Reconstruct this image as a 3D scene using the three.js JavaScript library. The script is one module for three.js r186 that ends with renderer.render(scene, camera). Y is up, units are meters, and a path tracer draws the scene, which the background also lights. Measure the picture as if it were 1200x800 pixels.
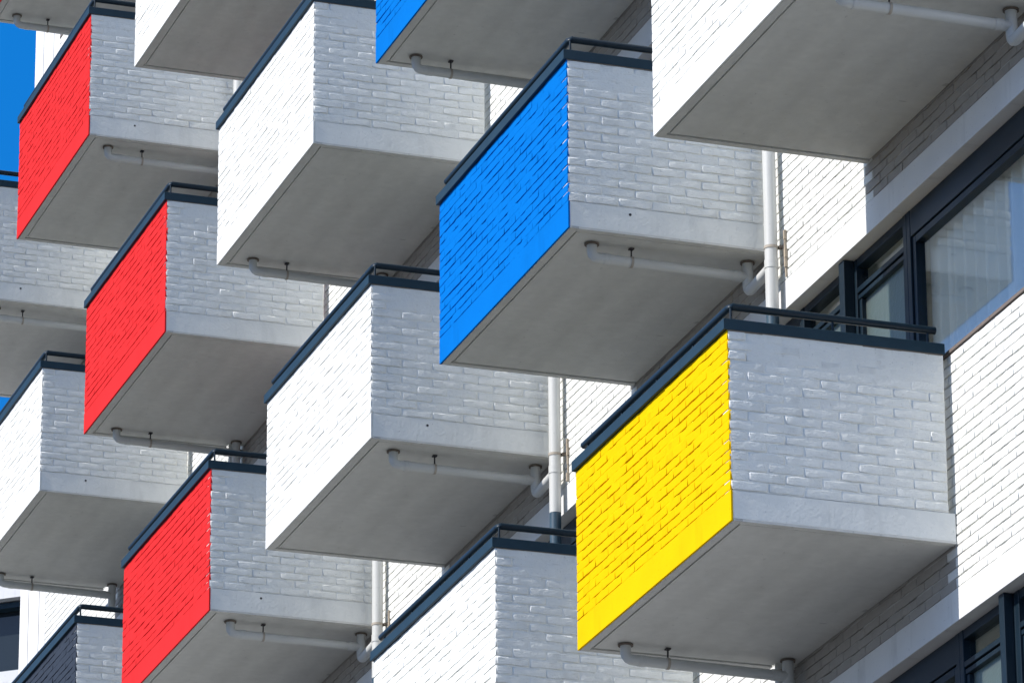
import * as THREE from 'three';
import { mergeGeometries } from 'three/addons/utils/BufferGeometryUtils.js';
import { RoundedBoxGeometry } from 'three/addons/geometries/RoundedBoxGeometry.js';

// ------------------------------------------------------------------ camera, sky, sun, exposure
const scene = new THREE.Scene();
const Y0 = 11;                       // height of the lowest visible balcony soffit above the street
const R = (d) => d * Math.PI / 180;
const camera = new THREE.PerspectiveCamera(2 * Math.atan(400 / 6234) * 180 / Math.PI, 1.5, 0.5, 6000);
{
  const yaw = R(71.0257), tilt = R(20.5869), roll = R(-0.3627);
  const fw = new THREE.Vector3(-Math.sin(yaw) * Math.cos(tilt), Math.sin(tilt), -Math.cos(yaw) * Math.cos(tilt));
  const rt = new THREE.Vector3(Math.cos(yaw), 0, -Math.sin(yaw));
  const up = new THREE.Vector3().crossVectors(rt, fw);
  const up2 = up.clone().multiplyScalar(Math.cos(roll)).addScaledVector(rt, -Math.sin(roll));
  camera.position.set(26.013, -9.4232 + Y0, 11.5835);
  camera.up.copy(up2);
  camera.lookAt(camera.position.clone().add(fw));
}
scene.add(camera);

const SUN_AZ = R(1.7), SUN_EL = R(44);
const sunDir = new THREE.Vector3(Math.sin(SUN_AZ) * Math.cos(SUN_EL), Math.sin(SUN_EL), Math.cos(SUN_AZ) * Math.cos(SUN_EL));
{
  const w = 512, h = 256, data = new Float32Array(w * h * 4);
  const mix = (a, b, t) => a + (b - a) * t;
  for (let j = 0; j < h; j++) for (let i = 0; i < w; i++) {
    const ph = ((i + 0.5) / w - 0.5) * 2 * Math.PI, el = ((j + 0.5) / h - 0.5) * Math.PI;
    const d = [Math.cos(ph) * Math.cos(el), Math.sin(el), Math.sin(ph) * Math.cos(el)];
    const s = Math.max(0, d[1]);
    // clear air: pale at the horizon, deep blue above it
    const t = Math.exp(-s / 0.08), z = Math.min(1, s);
    let c = [mix(0.0, 0.006, z), mix(0.150, 0.165, z), mix(0.575, 0.48, z)];
    const hz = [0.42, 0.63, 0.80];
    c = c.map((v, k) => mix(v, hz[k], t));
    // brightening of the air around the sun
    const cs = Math.max(0, d[0] * sunDir.x + d[1] * sunDir.y + d[2] * sunDir.z);
    const g = 1.0 * Math.pow(cs, 40) + 0.52 * Math.pow(Math.max(0, (cs - 0.1) / 0.9), 2);
    c = [c[0] + g * 0.93, c[1] + g * 0.98, c[2] + g];
    const o = (j * w + i) * 4;
    data[o] = c[0]; data[o + 1] = c[1]; data[o + 2] = c[2]; data[o + 3] = 1;
  }
  const sky = new THREE.DataTexture(data, w, h, THREE.RGBAFormat, THREE.FloatType);
  sky.mapping = THREE.EquirectangularReflectionMapping;
  sky.magFilter = THREE.LinearFilter; sky.minFilter = THREE.LinearFilter;
  sky.needsUpdate = true;
  scene.background = sky;
  scene.environment = sky;
}
const sun = new THREE.DirectionalLight(0xfff8f0, 4.6);
sun.position.copy(sunDir).multiplyScalar(80).add(new THREE.Vector3(-8, Y0, 0));
sun.target.position.set(-8, Y0 + 3, 0);
sun.castShadow = true;
sun.shadow.mapSize.set(4096, 4096);
Object.assign(sun.shadow.camera, { left: -32, right: 32, top: 26, bottom: -26, near: 1, far: 200 });
scene.add(sun, sun.target);

const renderer = new THREE.WebGLRenderer({ antialias: true });
renderer.setSize(1024, 682);
renderer.toneMapping = THREE.LinearToneMapping;
renderer.toneMappingExposure = 1.3;
renderer.shadowMap.enabled = true;
renderer.shadowMap.type = THREE.PCFSoftShadowMap;

// ------------------------------------------------------------------ random, noise, textures
function rng(seed) { let a = seed >>> 0; return () => { a |= 0; a = a + 0x6D2B79F5 | 0; let t = Math.imul(a ^ a >>> 15, 1 | a); t = t + Math.imul(t ^ t >>> 7, 61 | t) ^ t; return ((t ^ t >>> 14) >>> 0) / 4294967296; }; }
const rand = rng(7);
const rr = (a, b) => a + (b - a) * rand();
function h2(x, y, s) { let n = Math.imul(x | 0, 374761393) + Math.imul(y | 0, 668265263) + Math.imul(s | 0, 974634777) | 0; n = Math.imul(n ^ n >>> 13, 1274126177); return ((n ^ n >>> 16) >>> 0) / 4294967296; }
function vnoise(x, y, s, per) {       // value noise, tileable when per is given
  const xi = Math.floor(x), yi = Math.floor(y), fx = x - xi, fy = y - yi;
  const m = (v) => per ? ((v % per) + per) % per : v;
  const u = fx * fx * (3 - 2 * fx), v = fy * fy * (3 - 2 * fy);
  const a = h2(m(xi), m(yi), s), b = h2(m(xi + 1), m(yi), s), c = h2(m(xi), m(yi + 1), s), d = h2(m(xi + 1), m(yi + 1), s);
  return a + (b - a) * u + (c - a) * v + (a - b - c + d) * u * v;
}
function fbm(x, y, s, per, oct = 4) { let a = 0, w = 0.5, t = 0; for (let k = 0; k < oct; k++) { a += w * vnoise(x, y, s + k * 17, per); t += w; w *= 0.5; x *= 2; y *= 2; if (per) per *= 2; } return a / t; }
function tex(n, size, f, srgb) {      // f(u, v) -> [r, g, b] 0..1, tile of `size` metres
  const d = new Uint8Array(n * n * 4);
  for (let j = 0; j < n; j++) for (let i = 0; i < n; i++) {
    const c = f(i / n, j / n), o = (j * n + i) * 4;
    for (let k = 0; k < 3; k++) d[o + k] = Math.max(0, Math.min(255, Math.round(c[k] * 255)));
    d[o + 3] = 255;
  }
  const t = new THREE.DataTexture(d, n, n, THREE.RGBAFormat);
  t.wrapS = t.wrapT = THREE.RepeatWrapping; t.magFilter = THREE.LinearFilter; t.minFilter = THREE.LinearMipmapLinearFilter; t.generateMipmaps = true;
  t.repeat.set(1 / size, 1 / size);
  if (srgb) t.colorSpace = THREE.SRGBColorSpace;
  t.needsUpdate = true; return t;
}
const g3 = (v) => [v, v, v];
// thick brushed paint over rough brick: lumps, pits and brush marks
const paintBump = tex(512, 0.5, (u, v) => g3(0.55 * fbm(u * 14, v * 14, 3, 14, 4) + 0.3 * fbm(u * 48, v * 48, 9, 48, 2) + 0.15 * vnoise(u * 10, v * 90, 5, 10)));
const paintTone = tex(512, 1.7, (u, v) => {
  let m = 0.965 + 0.05 * (fbm(u * 9, v * 9, 21, 9, 5) - 0.5);
  const speck = vnoise(u * 150, v * 150, 33, 150); if (speck > 0.955) m -= 0.10;
  const st = fbm(u * 22, v * 5, 41, 22, 3); if (st > 0.66) m -= (st - 0.66) * 0.22;
  return [m, m, m * 0.995];
}, true);
const plasterBump = tex(512, 0.9, (u, v) => g3(0.5 * fbm(u * 6, v * 6, 61, 6, 5) + 0.35 * fbm(u * 60, v * 60, 63, 60, 2) + 0.15 * vnoise(u * 26, v * 7, 65, 26)));
const soffitTone = tex(512, 1.9, (u, v) => {
  let m = 0.95 + 0.06 * (fbm(u * 5, v * 5, 71, 5, 5) - 0.5) + 0.06 * (fbm(u * 3, v * 20, 73, 3, 3) - 0.5);
  if (vnoise(u * 90, v * 90, 77, 90) > 0.965) m -= 0.09;
  const sc = vnoise(u * 60, v * 12, 79, 12); if (sc > 0.95 && vnoise(u * 7, v * 7, 83, 7) > 0.62) m -= 0.12;
  m += 0.05 * (fbm(u * 40, v * 40, 87, 40, 3) - 0.5);
  return [m, m * 0.995, m * 0.98];
}, true);
const metalTone = tex(256, 0.8, (u, v) => { const m = 0.92 + 0.14 * (fbm(u * 8, v * 8, 81, 8, 4) - 0.5); return g3(m); }, true);
const groundTone = tex(512, 6, (u, v) => { const m = 0.85 + 0.25 * (fbm(u * 8, v * 8, 91, 8, 5) - 0.5); return g3(m); }, true);
const glassWave = tex(256, 3, (u, v) => g3(fbm(u * 4, v * 4, 95, 4, 2)));

const lin = (r, g, b) => new THREE.Color().setRGB(r, g, b);
function paint(r, g, b, bump = 0.0016, rough = 0.85) { return new THREE.MeshPhysicalMaterial({ color: lin(r, g, b), map: paintTone, bumpMap: paintBump, bumpScale: bump, roughness: rough, specularIntensity: Math.max(r, g, b) - Math.min(r, g, b) > 0.3 ? 0.06 : 0.3 }); }
function plaster(r, g, b, bump = 0.0016, rough = 0.8) { return new THREE.MeshPhysicalMaterial({ color: lin(r, g, b), map: paintTone, bumpMap: plasterBump, bumpScale: bump, roughness: rough, specularIntensity: Math.max(r, g, b) - Math.min(r, g, b) > 0.3 ? 0.06 : 0.3 }); }
const COL = {
  white: [0.79, 0.80, 0.775], yellow: [0.80, 0.51, 0.001], blue: [0.0005, 0.160, 0.56],
  red: [0.68, 0.030, 0.032], navy: [0.033, 0.044, 0.065],
};
const M = { brick: {}, band: {} };
for (const k in COL) { M.brick[k] = paint(...COL[k]); M.band[k] = plaster(...COL[k]); }
M.sideBrick = paint(...COL.white, 0.0050);
M.sideBand = plaster(...COL.white, 0.0028);
M.mortar = paint(0.52, 0.505, 0.485, 0.003);
M.taupe = paint(0.40, 0.375, 0.345, 0.004);  // darker taupe brick for the few courses beneath each balcony
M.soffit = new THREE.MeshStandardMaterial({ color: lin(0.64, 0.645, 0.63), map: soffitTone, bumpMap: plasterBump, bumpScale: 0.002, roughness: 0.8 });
M.lintel = plaster(0.76, 0.76, 0.75);
M.steel = new THREE.MeshPhysicalMaterial({ color: lin(0.021, 0.049, 0.071), map: metalTone, roughness: 0.5, specularIntensity: 0.4 });
M.rail = new THREE.MeshPhysicalMaterial({ color: lin(0.010, 0.024, 0.037), map: metalTone, roughness: 0.4, specularIntensity: 0.5 });
M.frame = new THREE.MeshPhysicalMaterial({ color: lin(0.011, 0.024, 0.037), map: metalTone, roughness: 0.35, specularIntensity: 0.5 });
M.pipe = new THREE.MeshStandardMaterial({ color: lin(0.57, 0.58, 0.57), map: paintTone, roughness: 0.42 });
M.pipeNavy = new THREE.MeshStandardMaterial({ color: lin(0.040, 0.085, 0.125), map: metalTone, roughness: 0.42 });
M.clip = new THREE.MeshStandardMaterial({ color: lin(0.42, 0.38, 0.33), map: soffitTone, roughness: 0.7 });
M.dark = new THREE.MeshStandardMaterial({ color: lin(0.045, 0.042, 0.045), roughness: 0.9 });
M.rust = new THREE.MeshStandardMaterial({ color: lin(0.17, 0.14, 0.115), map: soffitTone, roughness: 0.85 });
M.strip = new THREE.MeshStandardMaterial({ color: lin(0.40, 0.34, 0.27), map: soffitTone, bumpMap: paintBump, bumpScale: 0.004, roughness: 0.85 });
M.sill = new THREE.MeshStandardMaterial({ color: lin(0.17, 0.14, 0.125), map: soffitTone, bumpMap: paintBump, bumpScale: 0.004, roughness: 0.8 });
M.glass = new THREE.MeshPhysicalMaterial({ color: lin(0.95, 0.97, 0.96), transmission: 1, thickness: 0, roughness: 0.015, ior: 1.5, bumpMap: glassWave, bumpScale: 0.001 });
M.frost = new THREE.MeshPhysicalMaterial({ color: lin(0.55, 0.70, 0.67), transmission: 0.93, thickness: 0, roughness: 0.4, ior: 1.5, bumpMap: paintBump, bumpScale: 0.002 });
M.darkGlass = new THREE.MeshPhysicalMaterial({ color: lin(0.02, 0.028, 0.034), roughness: 0.05 });
M.curtain = new THREE.MeshPhysicalMaterial({ color: lin(0.86, 0.88, 0.86), transmission: 0.2, thickness: 0, roughness: 1, side: THREE.DoubleSide });
M.room = new THREE.MeshStandardMaterial({ color: lin(0.55, 0.54, 0.51), roughness: 0.9 });
M.ground = new THREE.MeshStandardMaterial({ color: lin(0.088, 0.090, 0.088), map: groundTone, roughness: 0.9 });

// ------------------------------------------------------------------ helpers
function planarUV(g, k = 0) {         // box-projected uv in metres
  const p = g.attributes.position, n = g.attributes.normal, uv = new Float32Array(p.count * 2);
  for (let i = 0; i < p.count; i++) {
    const ax = Math.abs(n.getX(i)), ay = Math.abs(n.getY(i)), az = Math.abs(n.getZ(i));
    let u, v;
    if (ax > ay && ax > az) { u = -p.getZ(i); v = p.getY(i); } else if (ay > az) { u = p.getX(i); v = p.getZ(i); } else { u = p.getX(i); v = p.getY(i); }
    uv[2 * i] = u + k; uv[2 * i + 1] = v + k * 0.7;
  }
  g.setAttribute('uv', new THREE.BufferAttribute(uv, 2)); return g;
}
function box(x0, x1, y0, y1, z0, z1, bev = 0) {
  let g;
  if (bev > 0) { g = new RoundedBoxGeometry(x1 - x0, y1 - y0, z1 - z0, 1, bev); } else g = new THREE.BoxGeometry(x1 - x0, y1 - y0, z1 - z0);
  g.translate((x0 + x1) / 2, (y0 + y1) / 2, (z0 + z1) / 2);
  return planarUV(g.index ? g.toNonIndexed() : g);
}
function clean(g) { const q = g.index ? g.toNonIndexed() : g; for (const k of Object.keys(q.attributes)) if (!['position', 'normal', 'uv'].includes(k)) q.deleteAttribute(k); return q; }
function obj(name, geos, mat, parent) {
  const g = Array.isArray(geos) ? (geos.length > 1 ? mergeGeometries(geos.map(clean)) : geos[0]) : geos;
  const m = new THREE.Mesh(g, mat); m.name = name; m.castShadow = m.receiveShadow = true; parent.add(m); return m;
}
const used = {};
function numbered(n) { const k = used[n] = (used[n] === undefined ? 0 : used[n] + 1); return k ? n + '_' + String(k).padStart(3, '0') : n; }
function thing(name, label, category, pos, group) {
  const o = new THREE.Group(); o.name = numbered(name); o.position.set(...pos); o.userData = { label, category };
  if (group) o.userData.group = group; scene.add(o); return o;
}
function tube(points, r, seg = 48, rad = 14) {
  const path = new THREE.CurvePath(); const P = points.map((p) => new THREE.Vector3(...p));
  const bend = points.bend || 0.05;
  let cur = P[0];
  for (let i = 1; i < P.length; i++) {
    if (i < P.length - 1) {
      const a = P[i].clone().sub(P[i - 1]).normalize(), b = P[i + 1].clone().sub(P[i]).normalize();
      const d = Math.min(bend, P[i].distanceTo(P[i - 1]) * 0.48, P[i].distanceTo(P[i + 1]) * 0.48);
      const s = P[i].clone().addScaledVector(a, -d), e = P[i].clone().addScaledVector(b, d);
      path.add(new THREE.LineCurve3(cur, s)); path.add(new THREE.QuadraticBezierCurve3(s, P[i], e)); cur = e;
    } else path.add(new THREE.LineCurve3(cur, P[i]));
  }
  return new THREE.TubeGeometry(path, seg, r, rad, false);
}
function cyl(a, b, r, rad = 16) {
  const A = new THREE.Vector3(...a), B = new THREE.Vector3(...b), g = new THREE.CylinderGeometry(r, r, A.distanceTo(B), rad);
  g.applyQuaternion(new THREE.Quaternion().setFromUnitVectors(new THREE.Vector3(0, 1, 0), B.clone().sub(A).normalize()));
  g.translate((A.x + B.x) / 2, (A.y + B.y) / 2, (A.z + B.z) / 2); return g;
}

// ------------------------------------------------------------------ bricks
const v3 = new THREE.Vector3();
const BL = 0.2215;
// three ways the paint lies on the bricks: filled joints on the sunlit fronts, soft proud bricks on the sides, open joints on the facade
const FAMILY = {
  front: { jx: 0.0030, jy: 0.0060, bev: 0.0022, drop: 0.0020, ox: 0.0018, oy: 0.0017, face: 0.0010, crease: 0.10 },
  side: { jx: 0.0090, jy: 0.0086, bev: 0.0048, drop: 0.0030, ox: 0.0042, oy: 0.0030, face: 0.0014, crease: 0.45 },
  wall: { jx: 0.0066, jy: 0.0064, bev: 0.0026, drop: 0.0024, ox: 0.0022, oy: 0.0016, face: 0.0008, crease: 0.12 },
};
// one painted brick shell, centred, face towards +z at z = 0; uneven outline, softened arris
function brickShape(len, hgt, seed, F) {
  const q = rng(seed), j = (a) => (q() * 2 - 1) * a;
  const hx = len / 2, hy = hgt / 2, nx = len > 0.15 ? 4 : 2;
  const xs = []; for (let i = 0; i <= nx; i++) xs.push(-hx + (2 * hx) * i / nx);
  const out = [];                       // outline, counter-clockwise
  for (let i = 0; i <= nx; i++) out.push([xs[i], -hy]);
  for (let i = nx; i >= 0; i--) out.push([xs[i], hy]);
  const n = out.length, pos = [], idx = [];
  const o2 = out.map(([x, y]) => [x + j(F.ox), y + j(F.oy)]);
  const tiltY = j(F.face * 0.7), tiltX = j(F.face * 0.9);
  for (const [x, y] of o2) {            // ring 0: face edge
    const sx = Math.abs(x) > hx - 0.007 ? Math.sign(x) : 0, sy = Math.sign(y);
    pos.push(x - sx * F.bev * (0.8 + q() * 0.9), y - sy * F.bev * (0.8 + q() * 0.9), 0.0004 + j(F.face) + tiltY * sy + tiltX * x / hx);
  }
  for (const [x, y] of o2) pos.push(x, y, -F.drop + j(F.drop * 0.35)); // ring 1: rounded arris
  for (const [x, y] of o2) pos.push(x * 0.999, y * 0.995, -0.0155);    // ring 2: inside the mortar
  for (let i = 0; i < nx; i++) { const a = i, b = i + 1, c = n - 2 - i, d = n - 1 - i; idx.push(a, b, c, a, c, d); }
  for (let k = 0; k < 2; k++) for (let i = 0; i < n; i++) {
    const a = k * n + i, b = k * n + (i + 1) % n; idx.push(a, a + n, b, b, a + n, b + n);
  }
  const g = new THREE.BufferGeometry();
  g.setAttribute('position', new THREE.Float32BufferAttribute(pos, 3)); g.setIndex(idx); g.computeVertexNormals();
  { const nn = g.attributes.normal; for (let i = 0; i < n; i++) { v3.set(nn.getX(i) * F.crease, nn.getY(i) * F.crease, 1).normalize(); nn.setXYZ(i, v3.x, v3.y, v3.z); } }
  const uv = []; const ou = q() * 3, ov = q() * 3;
  for (let i = 0; i < pos.length; i += 3) uv.push(pos[i] + ou - pos[i + 2] * 0.7, pos[i + 1] + ov + pos[i + 2] * 0.7);
  g.setAttribute('uv', new THREE.Float32BufferAttribute(uv, 2));
  return g;
}
const CH = 0.0594;                      // course height on the balconies
for (const k in FAMILY) {
  const F = FAMILY[k]; F.full = []; F.half = []; F.most = [];
  for (let i = 0; i < 24; i++) F.full.push(brickShape(BL - F.jx, CH - F.jy + rr(-0.0026, 0.0012), 100 + i, F));
  for (let i = 0; i < 10; i++) F.half.push(brickShape(BL / 2 - F.jx, CH - F.jy + rr(-0.0026, 0.0012), 300 + i, F));
  for (let i = 0; i < 10; i++) F.most.push(brickShape(BL * 0.75 - F.jx, CH - F.jy + rr(-0.0026, 0.0012), 400 + i, F));
}
function variant(len, F) {              // len is the space the brick takes, joint included
  const k = len > BL * 0.87 ? 'full' : len > BL * 0.62 ? 'most' : 'half';
  const base = (k === 'full' ? BL : k === 'most' ? BL * 0.75 : BL / 2) - F.jx;
  return [F[k][Math.floor(rand() * F[k].length)], (len - F.jx) / base];
}
// courses of one wall: list of { u, v, len }
function courses(L, H, rows, first) {
  const list = [], ch = H / rows;
  for (let r = 0; r < rows; r++) {
    let u = 0; const odd = (r + first) % 2;
    let len = odd ? BL / 2 : BL;
    while (u < L - 0.012) {
      let l = Math.min(len, L - u); if (L - u - l < 0.045) l = L - u;
      list.push({ u: u + l / 2, v: (r + 0.5) * ch, len: l, r });
      u += l; len = BL;
    }
  }
  return list;
}
// mortar bed behind the bricks: paint fills the joints unevenly
function mortar(L, H, rows, step, seed, depth, back) {
  const nu = Math.max(2, Math.round(L / step)), nv = rows * 2, pos = [], uv = [], idx = [];
  for (let j = 0; j <= nv; j++) for (let i = 0; i <= nu; i++) {
    const u = L * i / nu, v = H * j / nv;
    pos.push(u, v, depth(u, v, Math.floor(j / 2))); uv.push(u, v);
  }
  for (let j = 0; j < nv; j++) for (let i = 0; i < nu; i++) { const a = j * (nu + 1) + i; idx.push(a, a + 1, a + nu + 2, a, a + nu + 2, a + nu + 1); }
  const g = new THREE.BufferGeometry();
  g.setAttribute('position', new THREE.Float32BufferAttribute(pos, 3)); g.setAttribute('uv', new THREE.Float32BufferAttribute(uv, 2)); g.setIndex(idx); g.computeVertexNormals();
  const core = box(0.001, L - 0.022, 0.001, H - 0.001, -back, -0.0165);
  return mergeGeometries([clean(g), clean(core)]);
}
function jointDepth(seed, lo, hi, cut = 0.36) {
  return (u, v) => { const n = fbm(u * 7 + seed * 3.1, v * 31 + seed, 500 + seed, 0, 3); const t = Math.max(0, Math.min(1, (n - cut) / 0.36)); return -(lo + (hi - lo) * t * Math.sqrt(t)); };
}
function layBricks(wall, list, mat, F, proud) {
  for (const b of list) {
    const [g, s] = variant(b.len, F), m = new THREE.Mesh(g, mat);
    m.name = 'brick'; m.castShadow = m.receiveShadow = true;
    m.position.set(b.u, b.v + rr(-0.0008, 0.0008), (proud ? proud(b) : 0) + rr(-0.0014, 0.0012));
    m.scale.x = s; m.rotation.set(rr(-0.005, 0.005), rr(-0.004, 0.004), rr(-0.004, 0.004));
    if (rand() < 0.5) { m.rotation.z += Math.PI; }
    wall.add(m);
  }
}

// ------------------------------------------------------------------ setting: ground
const ground = obj('ground', new THREE.PlaneGeometry(6000, 6000).rotateX(-Math.PI / 2), M.ground, scene);
{ const uv = ground.geometry.attributes.uv; for (let i = 0; i < uv.count; i++) uv.setXY(i, uv.getX(i) * 6000, uv.getY(i) * 6000); }
ground.userData.kind = 'structure';

// ------------------------------------------------------------------ the apartment building
const S = 2.75, W = 2.5517, D = 1.3627, HB = 1.1314, PER = 4.0664, OFF = 2.6372;
const XL = -22.55, XB = -21.53, XR = 5.2, F0 = -4, F1 = 6;     // left end, start of brick, right end, floors
const bld = thing('apartment_building', 'white brick apartment building with ribbon windows behind the balconies', 'building', [0, Y0, 0]);
const newLoose = () => ({ pos: [], nor: [], uv: [], idx: [] }), clean_ = newLoose(), taupe_ = newLoose();
// floors and bay numbers of the balconies; the bricks right under them get a darker taupe colour
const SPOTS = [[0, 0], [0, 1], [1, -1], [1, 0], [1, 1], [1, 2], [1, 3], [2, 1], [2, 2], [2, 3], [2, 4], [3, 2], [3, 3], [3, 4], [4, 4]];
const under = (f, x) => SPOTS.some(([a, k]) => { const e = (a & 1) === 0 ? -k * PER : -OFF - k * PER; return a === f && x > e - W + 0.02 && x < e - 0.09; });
const m4 = new THREE.Matrix4(), eu = new THREE.Euler(), qt = new THREE.Quaternion(), n3 = new THREE.Matrix3();
function pour(g, matrix, loose) {
  const p = g.attributes.position, n = g.attributes.normal, t = g.attributes.uv, base = loose.pos.length / 3;
  n3.getNormalMatrix(matrix);
  for (let i = 0; i < p.count; i++) {
    v3.fromBufferAttribute(p, i).applyMatrix4(matrix); loose.pos.push(v3.x, v3.y, v3.z);
    v3.fromBufferAttribute(n, i).applyMatrix3(n3).normalize(); loose.nor.push(v3.x, v3.y, v3.z);
    loose.uv.push(t.getX(i), t.getY(i));
  }
  for (let i = 0; i < g.index.count; i++) loose.idx.push(base + g.index.getX(i));
}
// brick zones of the facade that show largest between the balconies (floor, x0, x1, v0, v1)
const nearZones = [[0, -0.25, 1.12, 0, 1.4], [0, -1.7, -0.25, 0, 0.30], [1, -1.15, 1.2, 0, 0.30], [1, -2.45, -1.15, 0, 0.95]];
let nearCount = 0;
for (let f = F0; f <= F1; f++) {
  const y = f * S, bricky = f >= 0 && f <= 4;
  // concrete lintel over the windows of the floor below
  obj('lintel', box(XB, XR, y - 0.44, y - 0.25, -0.24, 0, 0.004), M.lintel, bld);
  const L = XR - XB, H = 1.389, rows = 23;
  if (bricky) {
    const d = jointDepth(40 + f, 0.0032, 0.016);
    const wall = obj('spandrel_wall', mortar(L, H, rows, 0.05, f, d, 0.24), M.mortar, bld);
    wall.position.set(XB, y - 0.25, -0.001);
    const near = [];
    for (const b of courses(L, H, rows, f & 1)) {
      const bx = XB + b.u;
      const hit = nearZones.some(([zf, a, c, v0, v1]) => zf === f && bx > a && bx < c && b.v > v0 && b.v < v1);
      if (hit && nearCount < 300) { near.push(b); nearCount++; continue; }
      const [g, s] = variant(b.len, FAMILY.wall);
      qt.setFromEuler(eu.set(rr(-0.012, 0.012), rr(-0.004, 0.004), rr(-0.004, 0.004)));
      m4.compose(new THREE.Vector3(bx, y - 0.25 + b.v, rr(-0.0022, 0.0008)), qt, new THREE.Vector3(s, 1.015, 1));
      pour(g, m4, b.v < 0.32 && under(f, bx) ? taupe_ : clean_);
    }
    const isTaupe = (b) => b.v < 0.32 && under(f, XB + b.u);
    layBricks(wall, near.filter((b) => !isTaupe(b)), M.brick.white, FAMILY.wall);
    layBricks(wall, near.filter(isTaupe), M.taupe, FAMILY.wall);
  } else obj('spandrel_wall', box(XB, XR, y - 0.249, y + 1.139, -0.24, -0.002), M.lintel, bld);
  // thin tile sill under the windows: short uneven lengths
  for (let x = XB; x < XR - 0.01;) {
    const l = Math.min(rr(0.42, 0.75), XR - x), dz = rr(0.004, 0.016);
    obj('sill_tile', box(x + 0.002, x + l - 0.002, y + 1.141 + rr(0, 0.002), y + 1.164, -0.10, dz, 0.003), M.sill, bld); x += l;
  }
  // floor inside
  obj('floor_slab', box(XB + 0.02, XR - 0.02, y - 0.0, y + 0.18, -6.0, -0.245), M.room, bld);
}
for (const [name, loose, mat] of [['brickwork', clean_, M.brick.white], ['taupe_brickwork', taupe_, M.taupe]]) {
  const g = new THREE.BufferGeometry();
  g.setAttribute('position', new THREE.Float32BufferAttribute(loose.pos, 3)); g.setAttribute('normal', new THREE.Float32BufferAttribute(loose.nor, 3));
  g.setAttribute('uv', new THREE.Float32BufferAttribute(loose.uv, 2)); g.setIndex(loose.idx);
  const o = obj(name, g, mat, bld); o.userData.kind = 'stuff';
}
// smooth boarded strip at the free end of the facade, a groove between the boards
const yTop = F1 * S + 1.9;
for (const [a, b, dz] of [[-22.55, -22.215, 0.0], [-22.205, -21.965, -0.004], [-21.955, -21.795, -0.002], [-21.785, -21.545, -0.006]])
  obj('end_board', box(a, b, -Y0 + 0.02, yTop, -0.24, 0.004 + dz, 0.004), M.lintel, bld);
obj('end_wall', box(XL, XL + 0.2, -Y0 + 0.02, yTop, -6.2, -0.241), M.lintel, bld);
obj('end_wall', box(XR, XR + 0.2, -Y0 + 0.02, yTop, -6.2, 0.0), M.lintel, bld);
obj('rear_wall', box(XL + 0.201, XR - 0.001, -Y0 + 0.02, yTop, -6.2, -6.01), M.room, bld);
obj('roof', box(XL - 0.05, XR + 0.25, yTop + 0.002, yTop + 0.25, -6.3, 0.1, 0.01), M.lintel, bld);

// windows: one per bay, frame with pane(s); kind 'vent' has a narrow pane over a transom, 'board' a panel above one large pane
const FZ0 = -0.17, FZ1 = -0.09;
function windowBay(x0, x1, y, kind) {
  const yb = y + 1.166, yt = y + 2.308, fr = 0.052, g = [];
  const w = new THREE.Group(); w.name = 'window'; bld.add(w);
  g.push(box(x0, x0 + fr, yb, yt, FZ0, FZ1, 0.004), box(x1 - fr, x1, yb, yt, FZ0, FZ1, 0.004));
  g.push(box(x0 + fr, x1 - fr, yb, yb + 0.05, FZ0, FZ1 - 0.004, 0.004));
  if (kind === 'vent') {
    g.push(box(x0 + fr, x1 - fr, yt - 0.055, yt, FZ0, FZ1 - 0.004, 0.004));
    obj('frame', g, M.frame, w);
    const tr = obj('transom', [box(x0 + fr, x1 - fr, yt - 0.222, yt - 0.188, FZ0, FZ1 - 0.002, 0.004), box(x0 + fr, x1 - fr, yt - 0.262, yt - 0.234, FZ0 + 0.01, FZ1 - 0.008, 0.003)], M.frame, w);
    obj('pane', box(x0 + fr, x1 - fr, yt - 0.188, yt - 0.055, -0.138, -0.132), M.glass, w);
    // sash inside the lower opening
    const a = x0 + fr + 0.004, b = x1 - fr - 0.004, c = yb + 0.054, d = yt - 0.266, s = 0.035;
    obj('sash', [box(a, a + s, c, d, FZ0 + 0.005, FZ1 - 0.014, 0.003), box(b - s, b, c, d, FZ0 + 0.005, FZ1 - 0.014, 0.003), box(a + s, b - s, c, c + s, FZ0 + 0.005, FZ1 - 0.014, 0.003)], M.frame, w);
    obj('pane', box(a + s, b - s, c + s, d + 0.003, -0.138, -0.132), M.frost, w);
  } else {
    g.push(box(x0 + fr, x1 - fr, yt - 0.168, yt, FZ0, FZ1 - 0.003, 0.004));
    obj('frame', g, M.frame, w);
    const a = x0 + fr + 0.006, b = x1 - fr - 0.006, c = yb + 0.054, d = yt - 0.174, s = 0.045;
    obj('sash', [box(a, a + s, c, d, FZ0 + 0.005, FZ1 - 0.012, 0.004), box(b - s, b, c, d, FZ0 + 0.005, FZ1 - 0.012, 0.004), box(a + s, b - s, c, c + s, FZ0 + 0.005, FZ1 - 0.012, 0.004), box(a + s, b - s, d - s, d, FZ0 + 0.005, FZ1 - 0.012, 0.004)], M.frame, w);
    obj('pane', box(a + s - 0.002, b - s + 0.002, c + s - 0.002, d - s + 0.002, -0.138, -0.132), M.glass, w);
  }
}
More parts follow.
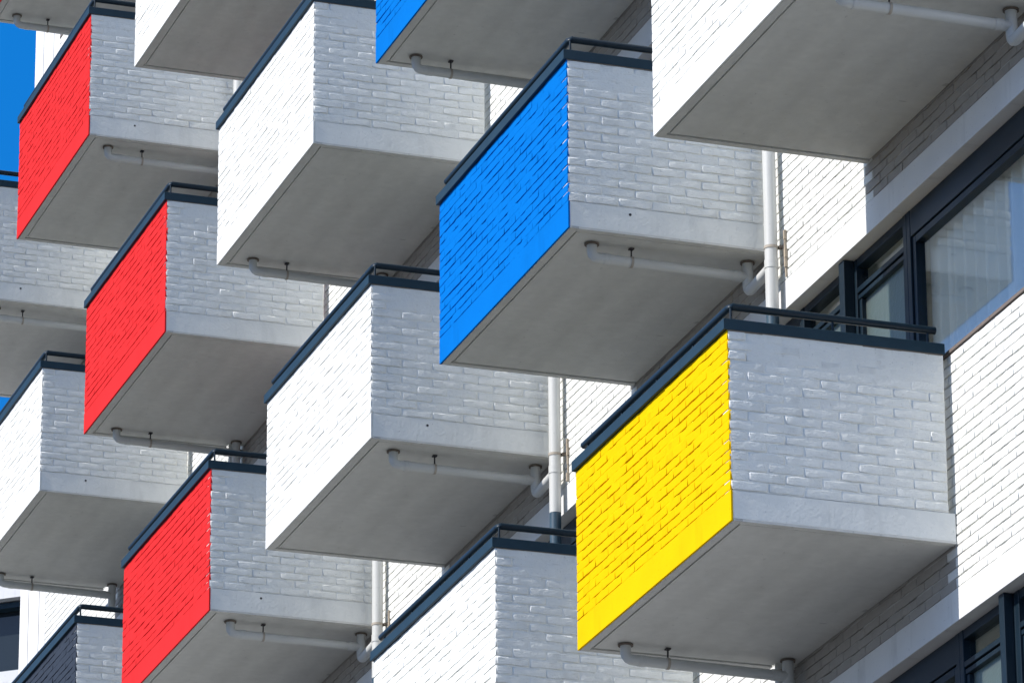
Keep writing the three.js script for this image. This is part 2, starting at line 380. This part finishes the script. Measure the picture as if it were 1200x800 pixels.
for (let f = F0; f < F1; f++) {
  const even = (f & 1) === 0, y = f * S;
  for (let k = -2; k < 7; k++) {
    const x = even ? -k * PER : -OFF - k * PER;
    const bays = even ? [[-2.45, -1.60, 'vent'], [-1.60, -0.775, 'vent'], [-0.775, 1.616, 'board']] : [[-3.2, -1.66, 'board'], [-1.66, -0.89, 'vent'], [-0.89, 0.8664, 'vent']];
    for (const [a, b, kind] of bays) {
      const p = Math.max(XB + 0.005, x + a), q = Math.min(XR - 0.005, x + b);
      if (q - p > 0.4) windowBay(p + 0.001, q - 0.001, y, kind);
    }
  }
}
// deep mullion post beside the balcony door of the lowest visible floor
obj('mullion', box(-1.655, -1.575, 1.166, 2.307, -0.088, -0.02, 0.004), M.frame, bld);
obj('mullion', box(0.455, 0.525, 1.166 - S, 2.307 - S, -0.088, -0.03, 0.004), M.frame, bld);

// ------------------------------------------------------------------ curtains
function curtain(x0, x1, y, label, seed, amp) {
  const q = rng(seed), nx = Math.round((x1 - x0) / 0.012), ny = 8, pos = [], idx = [];
  const ph = [q() * 6, q() * 6, q() * 6];
  for (let j = 0; j <= ny; j++) for (let i = 0; i <= nx; i++) {
    const u = x0 + (x1 - x0) * i / nx, v = j / ny;
    const z = amp * (Math.sin(u * 47 + ph[0] + 1.2 * Math.sin(u * 6 + ph[1])) + 0.5 * Math.sin(u * 83 + ph[2] + v * 0.6)) * (0.75 + 0.35 * (1 - v));
    pos.push(u, y + 0.2 + v * 2.36, -0.225 + z);
  }
  for (let j = 0; j < ny; j++) for (let i = 0; i < nx; i++) { const a = j * (nx + 1) + i; idx.push(a, a + 1, a + nx + 2, a, a + nx + 2, a + nx + 1); }
  const g = new THREE.BufferGeometry(); g.setAttribute('position', new THREE.Float32BufferAttribute(pos, 3)); g.setIndex(idx); g.computeVertexNormals();
  const uv = new Float32Array(pos.length / 3 * 2); for (let i = 0; i < pos.length / 3; i++) { uv[2 * i] = pos[3 * i]; uv[2 * i + 1] = pos[3 * i + 1]; }
  g.setAttribute('uv', new THREE.BufferAttribute(uv, 2));
  const c = obj(numbered('curtain'), g, M.curtain, scene); c.position.y = Y0; c.userData = { label, category: 'curtain' };
}
curtain(-0.70, 1.55, 0, 'sheer white pleated curtain behind the large single window pane', 11, 0.026);

// ------------------------------------------------------------------ downpipes on the facade
function downpipe(x, label) {
  const t = thing('downpipe', label, 'pipe', [x, 0, 0.075], 'vertical downpipes along the facade');
  const r = 0.041, at = (f, y) => Y0 + f * S + y;
  for (let f = F0; f <= F1; f++) {
    const a = Math.max(0.02, at(f, -0.455));
    obj('pipe_section', cyl([0, a, 0], [0, at(f, 1.16), 0], r, 24), M.pipe, t);
    if (f < F1) obj('pipe_section', cyl([0, at(f, 1.16), 0], [0, at(f, 2.295), 0], r - 0.001, 24), M.pipeNavy, t);
    if (f < F0 + 1) continue;
    obj('socket', cyl([0, at(f, -0.17), 0], [0, at(f, -0.115), 0], r + 0.0035, 24), M.pipe, t);
    const br = obj('bracket', cyl([0, at(f, -0.040), 0], [0, at(f, -0.022), 0], r + 0.004, 24), M.clip, t); obj('bracket_arm', box(0.01, 0.045, at(f, -0.04), at(f, -0.022), -0.066, -0.040), M.rust, br);
  }
}
downpipe(-2.50, 'white downpipe between the blue and the yellow balcony');
downpipe(-2.50 - PER, 'white downpipe running down beside the balcony left of the blue one');
downpipe(-2.50 - 2 * PER, 'white downpipe beside the lowest red balcony');
downpipe(-2.50 - 3 * PER, 'white downpipe behind the navy balcony');
downpipe(-2.50 + PER, 'white downpipe beside the large white balcony over the window');
// loose weathered strip on the wall next to each pipe
for (const k of [0, 1, 2]) {
  const g = []; const q = rng(60 + k); const x = -2.435 - k * PER;
  for (let i = 0; i < 5; i++) { const y = Y0 + S - 0.24 + i * 0.062; g.push(box(x + (q() - 0.5) * 0.006, x + 0.012 + q() * 0.014, y, y + 0.06, 0.002, 0.008 + q() * 0.012)); }
  const o = obj(numbered('weathered_strip'), g, M.strip, scene);
  o.userData = { label: ['brown weathered strip on the wall by the pipe between blue and yellow', 'brown weathered strip on the wall by the pipe under the blue balcony', 'brown weathered strip on the wall by the pipe near the lowest red balcony'][k], category: 'strip' };
}

// ------------------------------------------------------------------ balconies
const steelRail = M.steel;
function balcony(f, k, colour, label, opts = {}) {
  const even = (f & 1) === 0, x = even ? -k * PER : -OFF - k * PER, seed = f * 31 + k * 7 + 5;
  const t = thing('balcony', label, 'balcony', [x, Y0 + f * S, 0], 'staggered balconies on the facade');
  const SL = 0.18, ST = 0.05, GR = 0.018, front = D - 0.014;
  // slab: painted edge, soffit with drip groove; the even floors leave a notch for the downpipe
  const nx = even ? -W + 0.115 : -W + 0.001;
  const body = [box(nx, -0.002, 0.014, SL, 0.004, front, 0.003)];
  if (even) body.push(box(-W + 0.002, nx + 0.004, 0.0145, SL - 0.0005, 0.135, front - 0.0005));
  const slab = obj('slab', body, M.sideBand, t);
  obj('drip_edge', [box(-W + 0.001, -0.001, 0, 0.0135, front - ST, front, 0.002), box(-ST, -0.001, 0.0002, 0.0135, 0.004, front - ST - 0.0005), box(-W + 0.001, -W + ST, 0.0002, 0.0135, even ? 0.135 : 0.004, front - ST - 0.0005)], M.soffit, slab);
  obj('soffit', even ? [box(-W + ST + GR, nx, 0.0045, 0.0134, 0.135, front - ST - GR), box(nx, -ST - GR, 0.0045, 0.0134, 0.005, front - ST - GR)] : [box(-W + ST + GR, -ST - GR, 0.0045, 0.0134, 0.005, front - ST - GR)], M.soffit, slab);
  obj('front_band', box(-W, 0.0006, 0.0, SL + 0.001, front + 0.0005, D - 0.0005, 0.003), M.band[colour], t);
  // brick parapets
  const H = HB - SL - 0.004, rows = 16, GAP = 0.045;
  const fw = obj('front_wall', mortar(W - 0.004, H, rows, 0.03, seed, jointDepth(seed, 0.0008, 0.0145, 0.345), 0.10), M.brick[colour], t);
  fw.position.set(-W + 0.002, SL + 0.002, D - 0.001);
  layBricks(fw, courses(W - 0.004, H, rows, seed & 1), M.brick[colour], FAMILY.front);
  const Ls = D - GAP - 0.004, flat = rows - 3;
  const shallow = jointDepth(seed + 3, 0.0022, 0.0072), flush = jointDepth(seed + 4, 0.0006, 0.0036);
  const sw = obj('side_wall', mortar(Ls, H, rows, 0.03, seed + 2, (u, v, r) => {
    const e = fbm(u * 3 + seed, 7.7, 91, 0, 2) * 2.4;                 // the rendered top patch ends unevenly
    return r >= flat + Math.round(e - 1.2) && u > 0.12 ? flush(u, v) : shallow(u, v);
  }, 0.10), M.sideBrick, t);
  sw.rotation.y = Math.PI / 2; sw.position.set(-0.001, SL + 0.002, D - 0.004);
  layBricks(sw, courses(Ls, H, rows, (seed + 1) & 1), M.sideBrick, FAMILY.side, (b) => b.r >= flat && b.u > 0.15 ? -0.0016 : 0);
  obj('inner_wall', [box(-W + 0.001, -W + 0.1, SL, HB - 0.003, 0.14, D - 0.104)], M.band.white, t);
  // metal coping: one U-shaped cap with mitred corners
  const o = 0.012, of = 0.020, th = 0.125, z0 = even ? 0.14 : 0.02;
  const sh = new THREE.Shape([[-W - o, -z0], [-W - o, -(D + of)], [o * 0.4, -(D + of)], [o * 0.4, -0.036], [-th, -0.036], [-th, -(D - th)], [-W + th, -(D - th)], [-W + th, -z0]].map((p) => new THREE.Vector2(...p)));
  const cg = new THREE.ExtrudeGeometry(sh, { depth: 0.058, bevelEnabled: true, bevelThickness: 0.004, bevelSize: 0.003, bevelSegments: 2, bevelOffset: -0.003 });
  cg.rotateX(-Math.PI / 2); cg.translate(0, HB + 0.002, 0); planarUV(cg);
  obj('coping', cg, M.steel, t);
  // mortar bed under the cap, slightly ragged on the side
  const bed = [];
  for (let u = 0.004; u < D - GAP - 0.01;) { const l = Math.min(0.08 + rand() * 0.2, D - GAP - u); bed.push(box(-0.09, -0.0005 + rand() * 0.003, HB - 0.0045 - rand() * 0.005, HB + 0.0015, D - u - l, D - u)); u += l; }
  obj('bedding', bed, M.rust, t);
  // handrail with small posts
  const ry = HB + 0.158, rz = D - 0.045, rx = -0.052, r = 0.0225;
  const rail = new THREE.Group(); rail.name = 'handrail'; t.add(rail);
  const rb = [[-W + 0.035, ry, rz], [rx, ry, rz], [rx, ry, 0.07]]; rb.bend = 0.006;
  obj('rail', [tube(rb, r, 90, 14), cyl([-W + 0.034, ry, rz], [-W + 0.037, ry, rz], r), cyl([rx, ry, 0.068], [rx, ry, 0.072], r)], M.rail, rail);
  for (let i = 0; i < 5; i++) obj('post', cyl([-W + 0.11 + i * (W - 0.11 + rx) / 4, HB + 0.05, rz], [-W + 0.11 + i * (W - 0.11 + rx) / 4, ry - 0.01, rz], 0.0075, 10), M.rail, rail);
  for (const z of [rz - 0.62, 0.115]) obj('post', cyl([rx, HB + 0.05, z], [rx, ry - 0.01, z], 0.0075, 10), M.rail, rail);
  // waste pipe under the slab, towards the downpipe
  const px = even ? -W + 0.205 : -0.215, zf = D - 0.232, zb = 0.10, dy = -0.088 - h2(seed, 5, 2) * 0.008, pr = 0.0325;
  const run = [[px, 0.004, zf], [px, dy, zf], [px, dy - 0.012, zb]]; run.bend = 0.062;
  const pipe = obj('waste_pipe', tube(run, pr, 60, 18), M.pipe, t);
  const tx = even ? -W + 0.052 : 0.137;
  const drop = [[px, 0.004, zb - 0.006], [px, dy - 0.115, zb - 0.006], [tx, dy - 0.115 + 0.04, zb - 0.02]]; drop.bend = 0.06;
  obj('outlet', tube(drop, pr + 0.002, 40, 18), M.pipe, pipe);
  for (const [z, w] of [[zf - 0.075, 0.045], [zb + 0.10, 0.05]]) obj('socket', cyl([px, dy - (zf - z) * 0.011, z], [px, dy - (zf - z) * 0.011, z - w], pr + 0.0035, 20), M.pipe, pipe);
  for (const z of [zf, zb - 0.006]) obj('flange', cyl([px, -0.010, z], [px, -0.0005, z], pr + 0.014, 20), M.rust, pipe);
  const bz = zf - 0.27 + (h2(seed, 3, 1) - 0.5) * 0.05;
  obj('bracket', cyl([px, dy - 0.003, bz], [px, dy - 0.003, bz - 0.016], pr + 0.004, 20), M.clip, pipe);
  obj('hanger', [cyl([px, dy + pr, bz - 0.009], [px, -0.0005, bz - 0.009], 0.0055, 8), box(px - 0.018, px + 0.018, -0.008, -0.0005, bz - 0.024, bz + 0.006)], M.dark, pipe);
  // drain hole in the slab edge
  if (opts.hole) obj('weep_hole', cyl([-0.006, 0.135, D - 0.41], [0.0002, 0.135, D - 0.41], 0.009, 12), M.dark, slab);
  return t;
}
balcony(0, 0, 'yellow', 'balcony with a bright yellow brick front');
balcony(0, 1, 'white', 'white balcony just below and behind the yellow one, its soffit hidden');
balcony(1, -1, 'white', 'white balcony overhanging the large window, soffit pipe ending at a bend');
balcony(1, 0, 'blue', 'blue-fronted balcony fully in view, above the yellow one', { hole: true });
balcony(1, 1, 'white', 'white balcony on the blue one\'s floor, between it and the lowest red one', { hole: true });
balcony(1, 2, 'red', 'red-fronted balcony next to the navy one, lowest of the reds', { hole: true });
balcony(1, 3, 'navy', 'dark navy-fronted balcony below the smooth end of the wall');
balcony(2, 1, 'blue', 'blue-fronted balcony one floor higher, only its lower edge and soffit showing');
balcony(2, 2, 'white', 'white balcony between a red one and the higher blue one on its floor');
balcony(2, 3, 'red', 'red-fronted balcony between two white ones, the middle red of the three', {});
balcony(2, 4, 'white', 'white balcony above the navy one, beside the middle red one', { hole: true });
balcony(3, 2, 'white', 'white balcony with only its soffit and front corner showing, beside the sky-backed red one');
balcony(3, 3, 'red', 'red-fronted balcony standing out against the blue sky', { hole: true });
balcony(3, 4, 'white', 'balcony past the sky-backed red one, only its grey-white brick side showing', { hole: true });
balcony(4, 4, 'red', 'topmost balcony, grey soffit with a pipe against the sky');

// ------------------------------------------------------------------ the neighbouring block beyond the end wall
{
  const n = thing('neighbour_block', 'distant white block with a dark ribbon window beyond the wall end', 'building', [-34.33, 0, -2.66]);
  n.rotation.y = Math.atan2(-0.76, -0.65) + Math.PI;                  // its long side runs away at an angle to the facade
  const yw = Y0 + 10.46;
  const H = yw + 1.0, X0 = -9, X1 = 6;
  const rows = []; for (let k = 0; k < 7; k++) rows.push(yw - k * 2.8);
  let top = H;
  for (const y of rows) {
    obj('wall', box(X0, X1, y, top, -8, 0), M.lintel, n);
    const b = y - 0.93;
    obj('recess', box(X0 + 0.01, X1 - 0.01, b, y, -8, -0.35), M.dark, n);
    obj('pane', box(X0 + 0.02, X1 - 0.02, b + 0.02, y - 0.02, -0.30, -0.28), M.darkGlass, n);
    obj('frame', [box(X0, X1, y - 0.085, y - 0.02, -0.27, -0.12), box(X0, X1, b + 0.003, b + 0.05, -0.27, -0.12), box(-3.0, -2.93, b + 0.05, y - 0.085, -0.27, -0.13), box(3.0, 3.07, b + 0.05, y - 0.085, -0.27, -0.13)], M.steel, n);
    top = b;
  }
  obj('wall', box(X0, X1, 0.02, top, -8, 0), M.lintel, n);
}

renderer.render(scene, camera);
